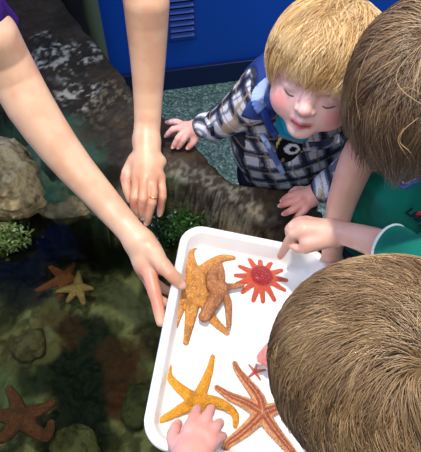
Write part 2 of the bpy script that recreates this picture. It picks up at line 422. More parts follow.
boulder('pebble', 'submerged olive stone at the bottom edge beside the dark hollow', (72, 447, .29), (.06, .05, .03), (112, 104, 70), (74, 70, 46), 61)
boulder('pebble', 'submerged streaky stone left of the dark hollow', (30, 345, .29), (.05, .05, .03), (120, 104, 80), (84, 60, 48), 71)
# seaweed tufts
def tuft(cpx, n, spread, label, cA, cB, seed):
    rg = np.random.default_rng(seed); vs = []; fs = []; cs = []
    c0 = az(*cpx)
    for i in range(n):
        p = c0+V(*(rg.normal(0, 1, 3)*V(*spread)))
        zr = rock_z(p)
        p[2] = max(min(p[2], .60), zr-.002) if zr > .40 else p[2]
        d = unit(rg.normal(0, 1, 3)+V(0, -.6, .9)); s = unit(np.cross(d, rg.normal(0, 1, 3))); L_ = rg.uniform(.006, .016); w = rg.uniform(.0015, .004)
        b = len(vs); cc = lin(np.array(cA)+(np.array(cB)-np.array(cA))*rg.random())
        bend = unit(rg.normal(0, 1, 3))*L_*.35
        for t, ww in ((0, .4), (.4, 1), (.8, .8), (1, .15)):
            for sg in (-1, 1): vs.append(p+d*L_*t+bend*t*t+s*sg*w*ww); cs.append(cc)
        for k in range(3): fs.append((b+2*k, b+2*k+1, b+2*k+3, b+2*k+2))
    tag(obj('seaweed', vs, np.array(fs), M['leaf'], col=np.array(cs)), label, 'seaweed', kind='stuff')
tuft((182, 226, .54), 800, (.026, .012, .018), 'green seaweed growing on the rock above the tray corner', (20, 44, 14), (62, 98, 40), 5)
tuft((163, 232, .49), 400, (.02, .012, .018), 'green seaweed at the waterline behind the holding hand', (16, 36, 12), (48, 80, 32), 6)
tuft((2, 238, .475), 900, (.030, .015, .010), 'yellow-green algae on the left bank of the pool', (44, 64, 24), (124, 140, 76), 8)
# water surface
wp = pool.copy(); cen = wp.mean(0); wp = cen+(wp-cen)*1.02
tag(obj('pool_water', np.c_[wp, np.full(len(wp), .45)], [tuple(range(len(wp)))], M['water'], smooth=False), 'still dark water filling the touch pool', 'water', kind='stuff')
# ================================================================== tray
T0 = V(-.0542, .6137, .6578); TW, TL = .3075, .434
TM = np.array([[.9789, .1307, .1572], [-.1301, .9914, -.0139], [-.1577, -.0068, .9875]])
def tl2w(q): q = np.atleast_2d(q); return T0+q@TM.T                     # tray local -> world; local y runs 0..-TL
def rrect(inset, rad, z, n=10):
    x0, x1, y0, y1 = inset, TW-inset, -TL+inset, -inset; out = []
    for (cx, cy, a0) in ((x1-rad, y1-rad, 0), (x0+rad, y1-rad, 90), (x0+rad, y0+rad, 180), (x1-rad, y0+rad, 270)):
        for i in range(n+1):
            a = math.radians(a0+90*i/n); out.append((cx+rad*math.cos(a), cy+rad*math.sin(a), z))
    return out
TD = -.048
prof = [(.012, .036, TD+.000), (.003, .045, -.012), (.0015, .046, -.010), (0, .047, -.009), (-.001, .048, -.004), (.001, .046, 0), (.004, .043, .002), (.011, .037, .002), (.014, .034, 0), (.016, .033, -.004), (.022, .030, TD+.016), (.026, .028, TD+.007), (.033, .024, TD+.003), (.042, .018, TD+.002)]
vs = []; R_ = 44
for p in prof: vs += rrect(*p)
fs = []
for i in range(len(prof)-1):
    for j in range(R_): fs.append((i*R_+j, i*R_+(j+1) % R_, (i+1)*R_+(j+1) % R_, (i+1)*R_+j))
fs.append(tuple(range((len(prof)-1)*R_, len(prof)*R_))); fs.append(tuple(reversed(range(R_))))
tr = obj('tray', tl2w(np.array(vs)), fs, M['tray']); tag(tr, 'white plastic tray of sea stars held over the pool', 'tray')
FZ = TD+.002
def ot(px, py, up=0.0):
    """tray-local xy under a pixel on the tray floor"""
    n = TM[:, 2]; p0 = tl2w(V(0, 0, FZ+up))[0]; r = ray(px, py); t = ((p0-CC)@n)/(r@n)
    return (CC+r*t-T0)@TM
# ================================================================== sea stars
def star(name, label, cen, arms, widths, colf, up=0., squash=.62, vox=.0014, frame=None, rdisc=None, grp=None, cat='starfish', lift=None, bump=.0006, flat=1.):
    """cen/arms: pixels; widths: (base, tip) radii in metres"""
    tloc = (lambda p: ot(p[0], p[1], up+.006)) if frame is None else (lambda p: (az(p[0], p[1], frame)-V(0, 0, frame)))
    C0 = tloc(cen); base = (FZ+up) if frame is None else 0
    prims = []; lines = []
    for ai, a in enumerate(arms):
        wb_, wt = np.array(widths[ai] if isinstance(widths, list) else widths)*1.1
        n = 12; pts = smoothline([C0[:2]]+[tloc(p)[:2] for p in a], n)
        s = np.linspace(0, 1, n); rad = wb_+(wt-wb_)*s**1.15
        zz = rad/squash*squash
        lf = 0 if lift is None else lift[ai]
        P = np.c_[pts, rad+ (lf*s if np.isscalar(lf) else 0)]
        lines.append(P); prims += chain(P, rad, k=wb_*.22, n=12)
    rd = rdisc or (widths[0][0] if isinstance(widths, list) else widths[0])*1.02
    prims.append(ell((C0[0], C0[1], rd*.8*flat), (rd, rd, rd*.95*flat), k=rd*.5*flat))
    v, f = sdf_mesh(prims, vox, lambda P: (fbm(P, 260, 2, 3)-.5)*bump*2)
    # distance to the arm centre lines for the skin pattern
    dl = np.full(len(v), 9.)
    for Pn in lines:
        for i in range(len(Pn)-1):
            a = Pn[i, :2]; e = Pn[i+1, :2]-a; w = v[:, :2]-a; t = np.clip((w@e)/(e@e+1e-12), 0, 1)
            rr = Pn[i, 2]+(Pn[i+1, 2]-Pn[i, 2])*t
            dl = np.minimum(dl, np.linalg.norm(w-t[:, None]*e, axis=1)/np.maximum(rr, .002))
    rc = np.linalg.norm(v[:, :2]-C0[:2], axis=1)
    colr = colf(v, dl, rc)
    v = v.copy(); v[:, 2] = v[:, 2]*squash+base
    W = tl2w(v) if frame is None else v+V(0, 0, frame)
    o = obj(name, W, f, M['star'], col=colr)
    return tag(o, label, cat, grp)
def sc(c): return lin(c)
def tl_(c, n): return np.tile(lin(c), (n, 1))
def colA(base, spot, edge):
    def fn(v, dl, rc):
        n = len(v); a = fbm(v, 500, 2, 1); b = fbm(v, 60, 3, 2)
        c = mixc(tl_(base, n), tl_(edge, n), sstep(.5, 1.0, dl)*.8)
        c = mixc(c, tl_(spot, n), sstep(.52, .62, a)*.6*(1-sstep(.7, 1, dl)))
        return mixc(c, tl_(np.array(base)*.72, n), sstep(.5, .7, b)*.6)
    return fn
star('starfish', 'large orange-tan bumpy starfish under the thumb at the tray corner', (195.5, 281), [[(190, 264), (190, 251), (197, 245)], [(207, 268), (221, 258), (234, 257)], [(193, 300), (190, 320), (186, 342)], [(184, 294), (179, 310), (175, 326)], [(204, 300), (212, 318), (227, 332)]],
     [(.0165, .0055), (.0155, .0045), (.0160, .005), (.0135, .0055), (.0150, .005)], colA((204, 132, 56), (240, 190, 118), (220, 140, 52)))
star('starfish', 'dusky brown starfish lying over the orange-tan one', (220, 288), [[(222, 274), (220, 263)], [(231, 286), (243, 285)], [(228, 302), (229, 325)], [(213, 303), (204, 317)], [(213, 287), (212, 277), (216, 267)]],
     [(.008, .005), (.008, .004), (.0085, .0045), (.0145, .010), (.0135, .007)], colA((180, 112, 64), (216, 164, 116), (160, 94, 52)), up=.012)
def colS(v, dl, rc):
    n = len(v); a = fbm(v, 420, 2, 1)
    c = mixc(tl_((158, 34, 40), n), tl_((214, 92, 62), n), sstep(.020, .026, rc)*.85)
    c = mixc(c, tl_((232, 120, 84), n), sstep(.55, 1., dl)*sstep(.024, .03, rc)*.5)
    return mixc(c, tl_((226, 150, 140), n), sstep(.68, .74, a)*sstep(.022, .016, rc)*.7)
SA = [(135, 62), (182, 78), (218, 112), (237, 150), (230, 188), (191, 226), (147, 232), (110, 228), (68, 196), (48, 163), (42, 132), (58, 97), (93, 67)]
star('sun_star', 'red sun star with thirteen short arms beside the pointing finger', (261.6, 275.8), [[(225+x/3.827, 240+y/3.827)] for x, y in SA], (.0076, .0040), colS, rdisc=.0235, flat=.55, squash=.45, cat='starfish')
star('starfish', 'bright yellow-orange starfish touched by the hand at the lower left of the tray', (197, 401), [[(181, 389), (170, 377), (169.5, 366)], [(204, 385), (210, 369), (213, 356)], [(178, 411), (157, 422)], [(215, 402), (229, 408), (236, 416), (235.5, 425)], [(201, 412), (204, 422)]],
     [(.0105, .0042), (.0105, .004), (.011, .004), (.0112, .0045), (.010, .006)], colA((222, 146, 28), (240, 176, 60), (236, 160, 40)), bump=.0003)
def colD(v, dl, rc):
    n = len(v); b = fbm(v, 90, 3, 2); a = fbm(v, 480, 2, 4)
    c = mixc(tl_((168, 84, 50), n), tl_((224, 158, 104), n), sstep(.4, .62, dl))
    c = mixc(c, tl_((228, 176, 130), n), sstep(.16, .05, dl)*.55)
    return mixc(c, tl_((120, 56, 34), n), sstep(.5, .62, a)*.4)
star('starfish', 'large red-brown starfish with pale arm edges partly under the near head', (261.5, 414), [[(258, 398), (246, 381), (238, 370), (235, 363)], [(247, 404), (230, 396), (217, 387)], [(250, 426), (237, 437), (227, 444), (225, 452)], [(277, 408), (290, 404)], [(275, 432), (292, 452), (301, 464)]],
     [(.0125, .0048), (.0115, .0048), (.0115, .006), (.012, .006), (.012, .006)], colD)
star('starfish', 'tiny pinkish starfish at the fingertips beside the near head', (255.5, 371), [[(249.5, 364)], [(249, 376.5)], [(261, 379)], [(266, 369)], [(257, 363)]], (.0030, .0016), lambda v, dl, rc: mixc(tl_((196, 112, 84), len(v)), tl_((170, 50, 50), len(v)), sstep(.006, .003, rc)), vox=.0008, bump=.0002)
sm = colA((170, 92, 58), (200, 140, 100), (150, 84, 54))
star('starfish', 'pale tan starfish on the pool bed in front of a darker one', (79, 289), [[(79, 273)], [(92, 289)], [(84, 304)], [(68, 302)], [(58, 292)]], (.0125, .0055), colA((190, 146, 98), (236, 196, 150), (170, 110, 66)), frame=.335, vox=.0025)
star('starfish', 'reddish-brown starfish behind the pale one on the pool bed', (66, 280), [[(51, 268)], [(74, 265)], [(38, 291)], [(80, 282)], [(60, 300)]], (.0145, .006), colA((150, 80, 48), (176, 110, 74), (134, 70, 42)), frame=.325, vox=.0025)
star('starfish', 'large dull red starfish on the bed at the lower left corner', (22, 419), [[(17, 403), (10, 390)], [(40, 412), (53, 404)], [(36, 432), (48, 437), (52, 424)], [(8, 436), (-6, 442)], [(2, 417), (-14, 418)]], (.0185, .0085), colA((124, 66, 46), (148, 92, 68), (104, 54, 38)), frame=.325, vox=.003)
# ================================================================== hair
def strands(parent, name, C0, HM, rad, crown, mask, nstr, length, layer, cols, seed, radius=.0004, swirl=0., grav=None, steps=9, lift0=.0, clump=.55, nclump=400, gdir=(0, 0, -1), g0=0., g1=0., fwd=0., wav=.0, keep=True, cut=None, jitter=.10):
    """tapered strands combed over an ellipsoid; HM columns = head axes (right, forward, up)"""
    rg = np.random.default_rng(seed); rad = np.asarray(rad, float)
    n = rg.normal(0, 1, (nstr*4, 3)); n /= np.linalg.norm(n, axis=1)[:, None]
    n = n[mask(n)][:nstr]; ns = len(n); crown = unit(crown)
    P = n*rad; lay = layer[0]+(layer[1]-layer[0])*rg.random(ns)**.8
    L_ = length(n, rg) if callable(length) else length*rg.uniform(.7, 1.15, ns)
    cid = rg.integers(0, ns, nclump); near = np.zeros(ns, int); best = np.full(ns, 9.)
    for s in range(0, nclump, 50):
        d = np.linalg.norm(n[:, None]-n[cid[s:s+50]][None], axis=2); j = d.argmin(1); dm = d.min(1); u = dm < best; near[u] = (j+s)[u]; best = np.minimum(best, dm)
    jit = rg.normal(0, 1, (ns, 3))*jitter; cj = rg.normal(0, 1, (nclump, 3))*jitter*1.6; root = n.copy()
    gl = HM.T@unit(gdir)
    out = np.zeros((ns, steps, 3)); out[:, 0] = P*(1+(-.004)/rad.mean())
    ph = rg.random(nclump)*6.28
    for s in range(1, steps):
        nn = P/(rad**2); nn /= np.linalg.norm(nn, axis=1)[:, None]
        t = -(crown-nn*(nn@crown)[:, None]); t /= np.linalg.norm(t, axis=1)[:, None]+1e-6
        t = t+swirl*np.cross(nn, t)+jit+cj[near]
        if fwd: t = t+V(0, fwd, 0)
        t = t-nn*(np.sum(t*nn, 1))[:, None]*.9
        g = g0+(g1-g0)*s/steps
        t = t+gl*g
        if wav: t = t+np.cross(nn, t)*(wav*np.sin(s*.9+ph[near]))[:, None]
        t /= np.linalg.norm(t, axis=1)[:, None]
        P = P+t*(L_/(steps-1))[:, None]
        fr = s/(steps-1)
        lh = lay*min(1, .35+1.6*fr)+lift0*fr
        q = np.linalg.norm(P/rad, axis=1); tgt = 1+lh/rad.mean()
        low = keep
        newq = np.where(q < tgt, tgt, np.where(P@gl > rad.mean()*.25, q, tgt+(q-tgt)*.15)) if keep else np.maximum(q, tgt)
        P = P*(newq/q)[:, None]
        out[:, s] = P
    if clump:
        for s in range(1, steps):
            fr = (s/(steps-1))**1.3*clump
            out[:, s] = out[:, s]*(1-fr)+fr*(out[cid[near], s]+(out[:, 0]-out[cid[near], 0])*.5)
    W = C0+out@HM.T
    if cut is not None:
        ok = cut(out, W); W = W[ok]; near = near[ok]; root = root[ok]; ns = len(W)
    T = np.gradient(W, axis=1); T /= np.linalg.norm(T, axis=2)[..., None]+1e-9
    A = np.cross(T, V(.3, .5, .81)); A /= np.linalg.norm(A, axis=2)[..., None]+1e-9; Bn = np.cross(T, A)
    tap = radius*np.array([1]*(steps-3)+[.9, .65, .2]); vs = np.zeros((ns, steps, 3, 3))
    for k in range(3):
        a = k*2.094; vs[:, :, k] = W+tap[None, :, None]*(math.cos(a)*A+math.sin(a)*Bn)
    vs = vs.reshape(-1, 3)
    b = np.arange(ns)[:, None, None]*steps*3+np.arange(steps-1)[None, :, None]*3
    k0 = np.arange(3)[None, None]; k1 = (k0+1) % 3
    F = np.stack([b+k0, b+k1, b+3+k1, b+3+k0], -1).reshape(-1, 4)
    cw = rg.random(nclump)[near]*.35+rg.random(ns)*.3+.35*sstep(.32, .68, fbm(root, 3.2, 3, seed))
    cs = np.array([lin(c) for c in cols]); x = cw*(len(cs)-1); i0 = np.clip(x.astype(int), 0, len(cs)-2); fr = (x-i0)[:, None]
    cc = cs[i0]*(1-fr)+cs[i0+1]*fr
    colr = np.repeat(cc, steps*3, 0)
    return obj(name, vs, F, M['hair'], parent, col=colr)
def headframe(fwd, roll):
    f = unit(fwd); r0 = CR*math.cos(roll)-CU*math.sin(roll); r = unit(r0-f*(r0@f)); u = np.cross(f, r)
    return np.stack([r, f, u], 1)
# head in local metres: x right, y forward, z up
def head_prims(C0, HM, s=1., face=True):
    w = lambda x, y, z: C0+HM@(V(x, y, z)*s)
    E = lambda c, r, k=.008, op='+': ell(w(*c), np.array(r)*s, HM, k*s, op)
    K = lambda a, b, ra, rb, k=.005: cap(w(*a), w(*b), ra*s, rb*s, k*s)
    pr = [E((0, -.012, .020), (.070, .083, .070)), E((0, .016, -.024), (.056, .054, .054), .03), E((0, .045, .026), (.052, .030, .034), .02)]
    for sx in (-1, 1): pr += [E((sx*.031, .038, -.030), (.0255, .026, .026), .016)]
    pr += [E((0, .052, -.064), (.019, .017, .015), .014)]
    if face:
        for sx in (-1, 1): pr.append(E((sx*.026, .080, .004), (.016, .018, .010), .012, '-'))
        pr += [K((0, .066, .012), (0, .079, -.016), .0065, .0080, .010), E((0, .080, -.018), (.0085, .008, .0075), .006)]
        for sx in (-1, 1):
            pr += [E((sx*.0095, .0745, -.0205), (.0055, .006, .005), .004), E((sx*.026, .0600, .0005), (.0145, .0090, .0085), .003)]
            pr += [K((sx*.013, .071, .017), (sx*.037, .062, .019), .0045, .004, .010)]
            pr += [E((sx*.071, -.008, -.006), (.006, .014, .020), .004)]
        pr += [E((0, .067, -.0345), (.013, .008, .009), .008)]
        for sx in (-1, 1):
            pr += [K((0, .0765, -.0395), (sx*.0155, .067, -.0415), .0042, .0022, .003)]
            pr += [K((0, .0735, -.0475), (sx*.0135, .0665, -.0450), .0048, .0025, .003)]
    return pr, w
def skin_col(v, base, red=(196, 96, 80), spots=(), n=.4):
    c = mixc(tl_(base, len(v)), tl_(np.array(base)*np.array([.93, .80, .76]), len(v)), sstep(.4, .7, fbm(v, 35, 3, 9))*n)
    for (p, r, cc, am) in spots:
        d = np.linalg.norm(v-p, axis=1)/r; c = mixc(c, tl_(cc, len(v)), sstep(1, .35, d)*am)
    return c
def fingers(defs, k=.0022):
    """each finger: list of (px,py,z) and radii -> smooth tapered chain with knuckles"""
    pr = []; tips = []
    for pts, r0, r1 in defs:
        W = np.array([az(*p) for p in pts]); n = len(W)
        rad = np.linspace(r0, r1, n)
        Ws = smoothline(W, 7); rs = np.interp(np.linspace(0, 1, 7), np.linspace(0, 1, n), rad)
        rs = rs*np.array([1, 1.0, .97, 1.05, .96, 1.02, .95])
        pr += chain(Ws, rs, k, 7); tips.append((W[-1], Ws[-2], r1))
    return pr, tips
def palm(pts, k=.012): return [cap(az(*a), az(*b), ra, rb, k) for a, ra, b, rb in pts]
def nails(parent, tips, up=V(0, -.45, .9)):
    for tip, prev, r in tips:
        d = unit(tip-prev); u = unit(up-d*(up@d)); s = np.cross(d, u); Mx = np.stack([s, d, u], 1)
        v, f = sdf_mesh([ell(tip+d*r*.25+u*r*.62, (r*.62, r*.80, r*.36), Mx)], .0012)
        obj('fingernail', v, f, M['skin'], parent, col=tl_((226, 170, 156), len(v)))
def cloth_obj(name, prims, vox, colf, parent, fold=.004, fs=16, mt='cloth', smooth=1, seed=4):
    v, f = sdf_mesh(prims, vox, (lambda P: (fbm(P, fs, 3, seed)-.5)*fold*2) if fold else None, smooth)
    return obj(name, v, f, M[mt], parent, col=colf(v))
# ------------------------------------------------------------------ the adult
AS = (212, 168, 136)
adult = empty('person', (-.58, 1.50, 0)); tag(adult, 'adult in purple top reaching in from above, gold ring, one hand on the tray', 'person')
armR = [(V(-.62, 1.02, 1.26), .055), (az(-28, 8, 1.03), .047), (az(8, 66, .93), .044), (az(34, 112, .86), .0435), (az(67, 158, .79), .037), (az(100, 196, .735), .0305), (az(126, 226, .70), .0265), (az(138, 240, .69), .026)]
armL = [(V(-.22, 1.10, 1.30), .052), (V(-.14, 1.0, 1.12), .045), (az(145.5, -6, .985), .0435), (az(147, 25, .93), .040), (az(148, 60, .865), .035), (az(148, 95, .80), .030), (az(147.5, 122, .755), .0275), (az(146, 140, .73), .028)]
A = chain([p for p, r in armR], [r for p, r in armR], .02)+chain([p for p, r in armL], [r for p, r in armL], .02)
# torso, neck, head (above the picture)
A += [cap((-.42, 1.22, 1.26), (-.55, 1.46, .95), .13, .12, .05), cap((-.60, 1.06, 1.27), (-.24, 1.13, 1.31), .065, .065, .05), cap((-.42, 1.12, 1.30), (-.41, 1.0, 1.42), .055, .05, .03)]
AH = V(-.40, .97, 1.50); AHM = headframe((.15, -.75, -.65), 0)
hp, aw = head_prims(AH, AHM, 1.22)
A += hp
# right hand holding the tray: thumb on top, fingers along and under the rim
fr_, tR = fingers([([(152, 250, .688), (160, 262, .690), (169, 272, .686), (179.5, 282.5, .664)], .0165, .0125),
                  ([(147, 262, .672), (152.5, 284, .662), (157.5, 304, .650), (161, 322, .638)], .0155, .0100),
                  ([(143, 268, .645), (150, 286, .628), (160, 300, .612), (174, 306, .598)], .011, .0085),
                  ([(143, 264, .635), (152, 280, .612), (166, 290, .596), (182, 294, .588)], .011, .0085),
                  ([(144, 258, .635), (156, 268, .606), (170, 274, .592), (184, 276, .586)], .010, .008)])
A += fr_+palm([((138, 241, .69), .026, (147, 256, .672), .024), ((139, 244, .68), .025, (147, 268, .655), .022), ((146, 243, .69), .020, (156, 259, .678), .018), ((146, 262, .665), .022, (158, 264, .668), .015)])
fl_, tL = fingers([([(138, 180, .705), (135, 194, .705), (134, 205, .685), (137, 214, .66)], .0115, .0088),
                  ([(144, 180, .712), (143, 196, .712), (142, 207, .69), (143, 216, .665)], .0115, .0088),
                  ([(152, 180, .71), (153, 196, .706), (150, 210, .680), (147, 222, .65)], .0108, .0082),
                  ([(160, 178, .70), (162.5, 192, .692), (161.5, 203, .67), (160, 213, .645)], .0098, .0075),
                  ([(134, 160, .71), (126, 174, .70), (127, 188, .685), (131, 200, .67)], .0125, .0092)])
A += fl_+palm([((146, 142, .73), .024, (139, 176, .708), .017), ((147, 142, .73), .024, (147, 177, .715), .017), ((148, 142, .728), .022, (156, 176, .705), .016), ((137, 162, .712), .016, (160, 162, .71), .014)])
v, f = sdf_mesh(A, .0026)
kn = [(az(x, y, z), .016, (190, 96, 78), .65) for x, y, z in ((138, 186, .70), (147, 186, .71), (156, 184, .70), (135, 205, .69), (143, 207, .69), (125, 178, .70), (150, 212, .67), (161, 205, .67))]
kn += [(az(176, 281, .65), .018, (214, 112, 96), .6), (az(158, 262, .67), .03, (206, 124, 104), .4), (az(152, 296, .66), .05, (206, 116, 96), .5), (az(144, 272, .66), .02, (198, 112, 92), .5), (az(16, 75, .92), .03, (176, 110, 84), .35)]  # last spot here paints the shade in the elbow crease
kn += [(az(148, 190, .70), .06, (198, 116, 90), .6), (az(152, 285, .66), .07, (206, 122, 98), .5)]
kn += [(aw(sx*.0, .072, -.043), .022, (186, 90, 84), .7) for sx in (0,)]
obj('body', v, f, M['skin'], adult, col=skin_col(v, AS, spots=kn))
nails(adult, [tR[0]]+tL[:4])
# ring on the left hand
c0 = az(153.3, 197, .704); d_ = unit(az(150, 210, .68)-az(153, 192, .707)); a_ = unit(np.cross(d_, V(0, 0, 1))); b_ = np.cross(d_, a_)
ang = np.linspace(0, 2*np.pi, 25); v, f = polytube([c0+.0112*(math.cos(t)*a_+math.sin(t)*b_) for t in ang], .0011, 6)
obj('ring', v, f, M['gold'], adult)
PUR = (58, 18, 104)
pl = lambda v: mixc(tl_(PUR, len(v)), tl_((40, 12, 76), len(v)), sstep(.4, .6, fbm(v, 30, 3, 3)))
e1 = az(2, 26, 1.0); sl = unit(armR[2][0]-armR[1][0])
cloth_obj('shirt', chain([V(-.60, 1.04, 1.27), az(-36, 0, 1.04), az(-6, 34, .975)], [.075, .056, .050], .03)+chain([V(-.24, 1.12, 1.31), V(-.16, 1.03, 1.17)], [.07, .06], .03)+[plane(az(2, 27, .975), sl), cap((-.42, 1.22, 1.26), (-.55, 1.47, .93), .145, .135, .05), cap((-.60, 1.06, 1.27), (-.24, 1.13, 1.31), .078, .078, .05)], .004, pl, adult, fold=.006)
LG = [cap((-.48, 1.49, .93), (-.475, 1.48, .50), .09, .07, .04), cap((-.475, 1.48, .50), (-.49, 1.50, .05), .07, .05, .03), cap((-.66, 1.50, .93), (-.67, 1.50, .50), .09, .07, .04), cap((-.67, 1.50, .50), (-.68, 1.53, .05), .07, .05, .03), ell((-.57, 1.49, .93), (.16, .11, .12), k=.05)]
cloth_obj('trousers', LG, .006, lambda v: tl_((10, 10, 13), len(v)), adult, fold=.006)
for x, y in ((-.51, 1.50), (-.68, 1.51)):
    v, f = sdf_mesh([ell((x, y-.05, .03), (.045, .13, .04)), plane((0, 0, .002), (0, 0, -1))], .005); obj('shoe', v, f, M['shoe'], adult, col=tl_((30, 30, 34), len(v)))
def base_hair(name, C0, HM, rad, cut, colr, parent, vox=.003, off=(0, 0, 0)):
    v, f = sdf_mesh([ell(C0+HM@V(*off), rad, HM)]+cut, vox); return obj(name, v, f, M['scalp'], parent, col=tl_(colr, len(v)))
strands(adult, 'hair', AH+AHM@V(0, -.015, .025), AHM, (.088, .104, .090), (0, -.2, 1), lambda n: ~((n[:, 1] > .35) & (n[:, 2] < .35)), 4000, .22, (.002, .014), [(50, 32, 22), (96, 62, 40)], 3, radius=.0011, g0=.2, g1=1.4)
# ------------------------------------------------------------------ the toddler in plaid
TS = (226, 178, 166)
kid = empty('person', (.19, .84, 0)); tag(kid, 'blond toddler in plaid jacket over turquoise top, both hands on the rock rim', 'person')
KH = dp(321, 74, .80); KHM = headframe((-.40, -1, .22), .22); KS = 1.06
hp, kw = head_prims(KH, KHM, KS)
K = hp+[cap(kw(0, -.02, -.05), V(.19, .79, .87), .040, .045, .02), ell((.19, .84, .72), (.11, .075, .18), k=.04), cap((.11, .80, .835), (.28, .80, .85), .034, .038, .03)]
kl = [V(.108, .79, .838), az(238, 112, .772), az(212, 124, .715), az(199, 127, .70)]; K += chain(kl, [.033, .027, .021, .019], .01)
kr = [V(.29, .78, .85), V(.315, .73, .74), az(322, 190, .675), az(312, 195, .668)]; K += chain(kr, [.036, .028, .022, .020], .01)
zr = lambda x, y: rock_z(az(x, y, .65))
f1, t1 = fingers([([(184, 126, .692), (177, 122, .69), (168, 122.5, .676)], .0085, .0062),
                 ([(183, 128, .694), (174, 129, .692), (170, 132, .684), (166.8, 135.5, .672)], .0085, .0062),
                 ([(185, 131, .695), (179, 137, .69), (173.5, 146.5, .668)], .0085, .0062),
                 ([(188, 133, .692), (184, 139, .686), (179, 147, .666)], .0082, .0060),
                 ([(196, 134, .686), (194, 141, .678), (188.5, 147.5, .664)], .0088, .0066)])
K += f1+palm([((200, 127, .70), .018, (186, 127, .694), .0125), ((199, 129, .698), .017, (188, 131, .694), .0125), ((198, 130, .692), .015, (195, 136, .684), .010)], .008)
f2, t2 = fingers([([(298, 195, .672), (290, 196, .672), (283, 200, .655)], .0088, .0066),
                 ([(298, 200, .672), (289, 202.5, .670), (281, 205.5, .652)], .0088, .0066),
                 ([(300, 205, .670), (292, 210, .666), (284.5, 213.5, .650)], .0085, .0062),
                 ([(304, 210, .664), (298, 216, .656), (295, 219.5, .642)], .0078, .006),
                 ([(303, 190, .668), (296, 190, .665), (291, 193, .655)], .009, .007)])
K += f2+palm([((313, 195, .668), .020, (300, 197, .670), .0165), ((312, 198, .665), .018, (304, 206, .664), .013)], .008)
v, f = sdf_mesh(K, .0021)
sp_ = [(kw(sx*.038, .058, -.026), .022*KS, (224, 122, 118), .6) for sx in (-1, 1)]+[(kw(0, .088, -.019), .010, (222, 140, 130), .5)]
sp_ += [(az(x, y, z), .012, (206, 104, 88), .6) for x, y, z in ((283, 200, .66), (281, 206, .66), (285, 213, .66), (296, 203, .67), (304, 200, .68), (296, 218, .65), (167, 123, .68), (167, 135, .67), (174, 146, .67), (179, 147, .67), (189, 147, .67), (190, 128, .70))]
sp_ += [(az(296, 203, .66), .055, (214, 124, 104), .65), (az(182, 134, .69), .06, (206, 134, 118), .5)]
cK = skin_col(v, TS, spots=sp_, n=.2)
q = (v-KH)@KHM/KS
lip = sstep(.0185, .013, np.abs(q[:, 0]))*sstep(.0085, .0045, np.abs(q[:, 2]+.0435+np.abs(q[:, 0])*.12))*(q[:, 1] > .05)
cK = mixc(cK, tl_((190, 84, 88), len(v)), lip*.85)
seam = sstep(.0155, .012, np.abs(q[:, 0]))*sstep(.0022, .0008, np.abs(q[:, 2]+.0433+np.abs(q[:, 0])*.12))*(q[:, 1] > .05)
cK = mixc(cK, tl_((96, 30, 36), len(v)), seam*.85)
obj('body', v, f, M['skin'], kid, col=cK)
nails(kid, t1+t2[:3])
for sx in (-1, 1):                                                     # lashes along the lowered lids, brows
    L1 = [kw(sx*x, y, z) for x, y, z in ((.0125, .0655, -.0055), (.020, .0685, -.0085), (.028, .0685, -.0090), (.036, .0640, -.0060), (.040, .0600, -.0030))]
    v, f = polytube(smoothline(L1, 14), np.r_[.0006, np.full(12, .0011), .0005], 6); obj('eyelash', v, f, M['hair'], kid, col=tl_((86, 60, 48), len(v)))
    L2 = [kw(sx*x, y, z) for x, y, z in ((.012, .0765, .020), (.024, .0735, .024), (.038, .064, .021))]
    v, f = polytube(smoothline(L2, 10), np.r_[.0006, np.full(8, .0014), .0005], 6); obj('eyebrow', v, f, M['hair'], kid, col=tl_((186, 142, 92), len(v)))
BL = [(132, 92, 50), (164, 122, 70), (196, 156, 100), (222, 190, 138), (250, 234, 202)]
base_hair('hair_cap', KH, KHM, (.078*KS, .090*KS, .077*KS), [plane(KH+KHM@V(0, .058, .028), KHM@V(0, .9, -.75), .01)], (150, 110, 64), kid, off=(0, -.014, .026))
km = lambda n: ~((n[:, 1] > .38) & (n[:, 2] < .42)) & (n[:, 2] > -.62)
def kcut(o, W):
    q = o/KS; bad = ((q[..., 1] > .052) & (q[..., 2] < -.012) & (np.abs(q[..., 0]) < .052)).any(1) | ((q[..., 1] > .02) & (q[..., 2] < -.045)).any(1)
    return ~bad
strands(kid, 'hair', KH+KHM@V(0, -.014, .022), KHM, (.0775*KS, .089*KS, .0765*KS), (.10, -.40, .92), km, 19000, lambda n, rg: (.070+.035*np.clip(1-np.abs(n[:, 0]), 0, 1)*(n[:, 1] > -.2))*rg.uniform(.55, 1.1, len(n)), (.002, .014), BL, 11, radius=.00045, jitter=.17, swirl=.15, g0=.05, g1=.5, clump=.38, nclump=600, cut=kcut)
# clothing
def plaid(u, w, n):
    c = tl_((204, 206, 216), n)
    def band(x, per, a, b): t = np.mod(x/per, 1.); return ((t > a) & (t < b)).astype(float)
    c = mixc(c, tl_((44, 54, 92), n), band(u, .046, .0, .42)*.8); c = mixc(c, tl_((44, 54, 92), n), band(w, .046, .0, .42)*.8)
    c = mixc(c, tl_((20, 22, 34), n), band(u, .046, .10, .30)*.85); c = mixc(c, tl_((20, 22, 34), n), band(w, .046, .10, .30)*.85)
    c = mixc(c, tl_((158, 138, 112), n), band(u, .052, .58, .66)*.8); c = mixc(c, tl_((158, 138, 112), n), band(w, .052, .58, .66)*.8)
    return mixc(c, tl_((70, 84, 124), n), band(w, .052, .80, .86)*.7)
def kcol(v):
    n = len(v); W = v+(fbm(v, 14, 2, 5)-.5)[:, None]*.02
    t = plaid(W[:, 0]*.94+W[:, 2]*.34, W[:, 2]*.94-W[:, 0]*.34, n)
    def arm(a, b): d = unit(b-a); s = unit(np.cross(d, V(0, 0, 1))); return plaid((W-a)@d, (W-a)@s+.02, n)
    tL_ = arm(kl[0], kl[2]); return np.where((v[:, 0] < .075)[:, None], tL_, t)
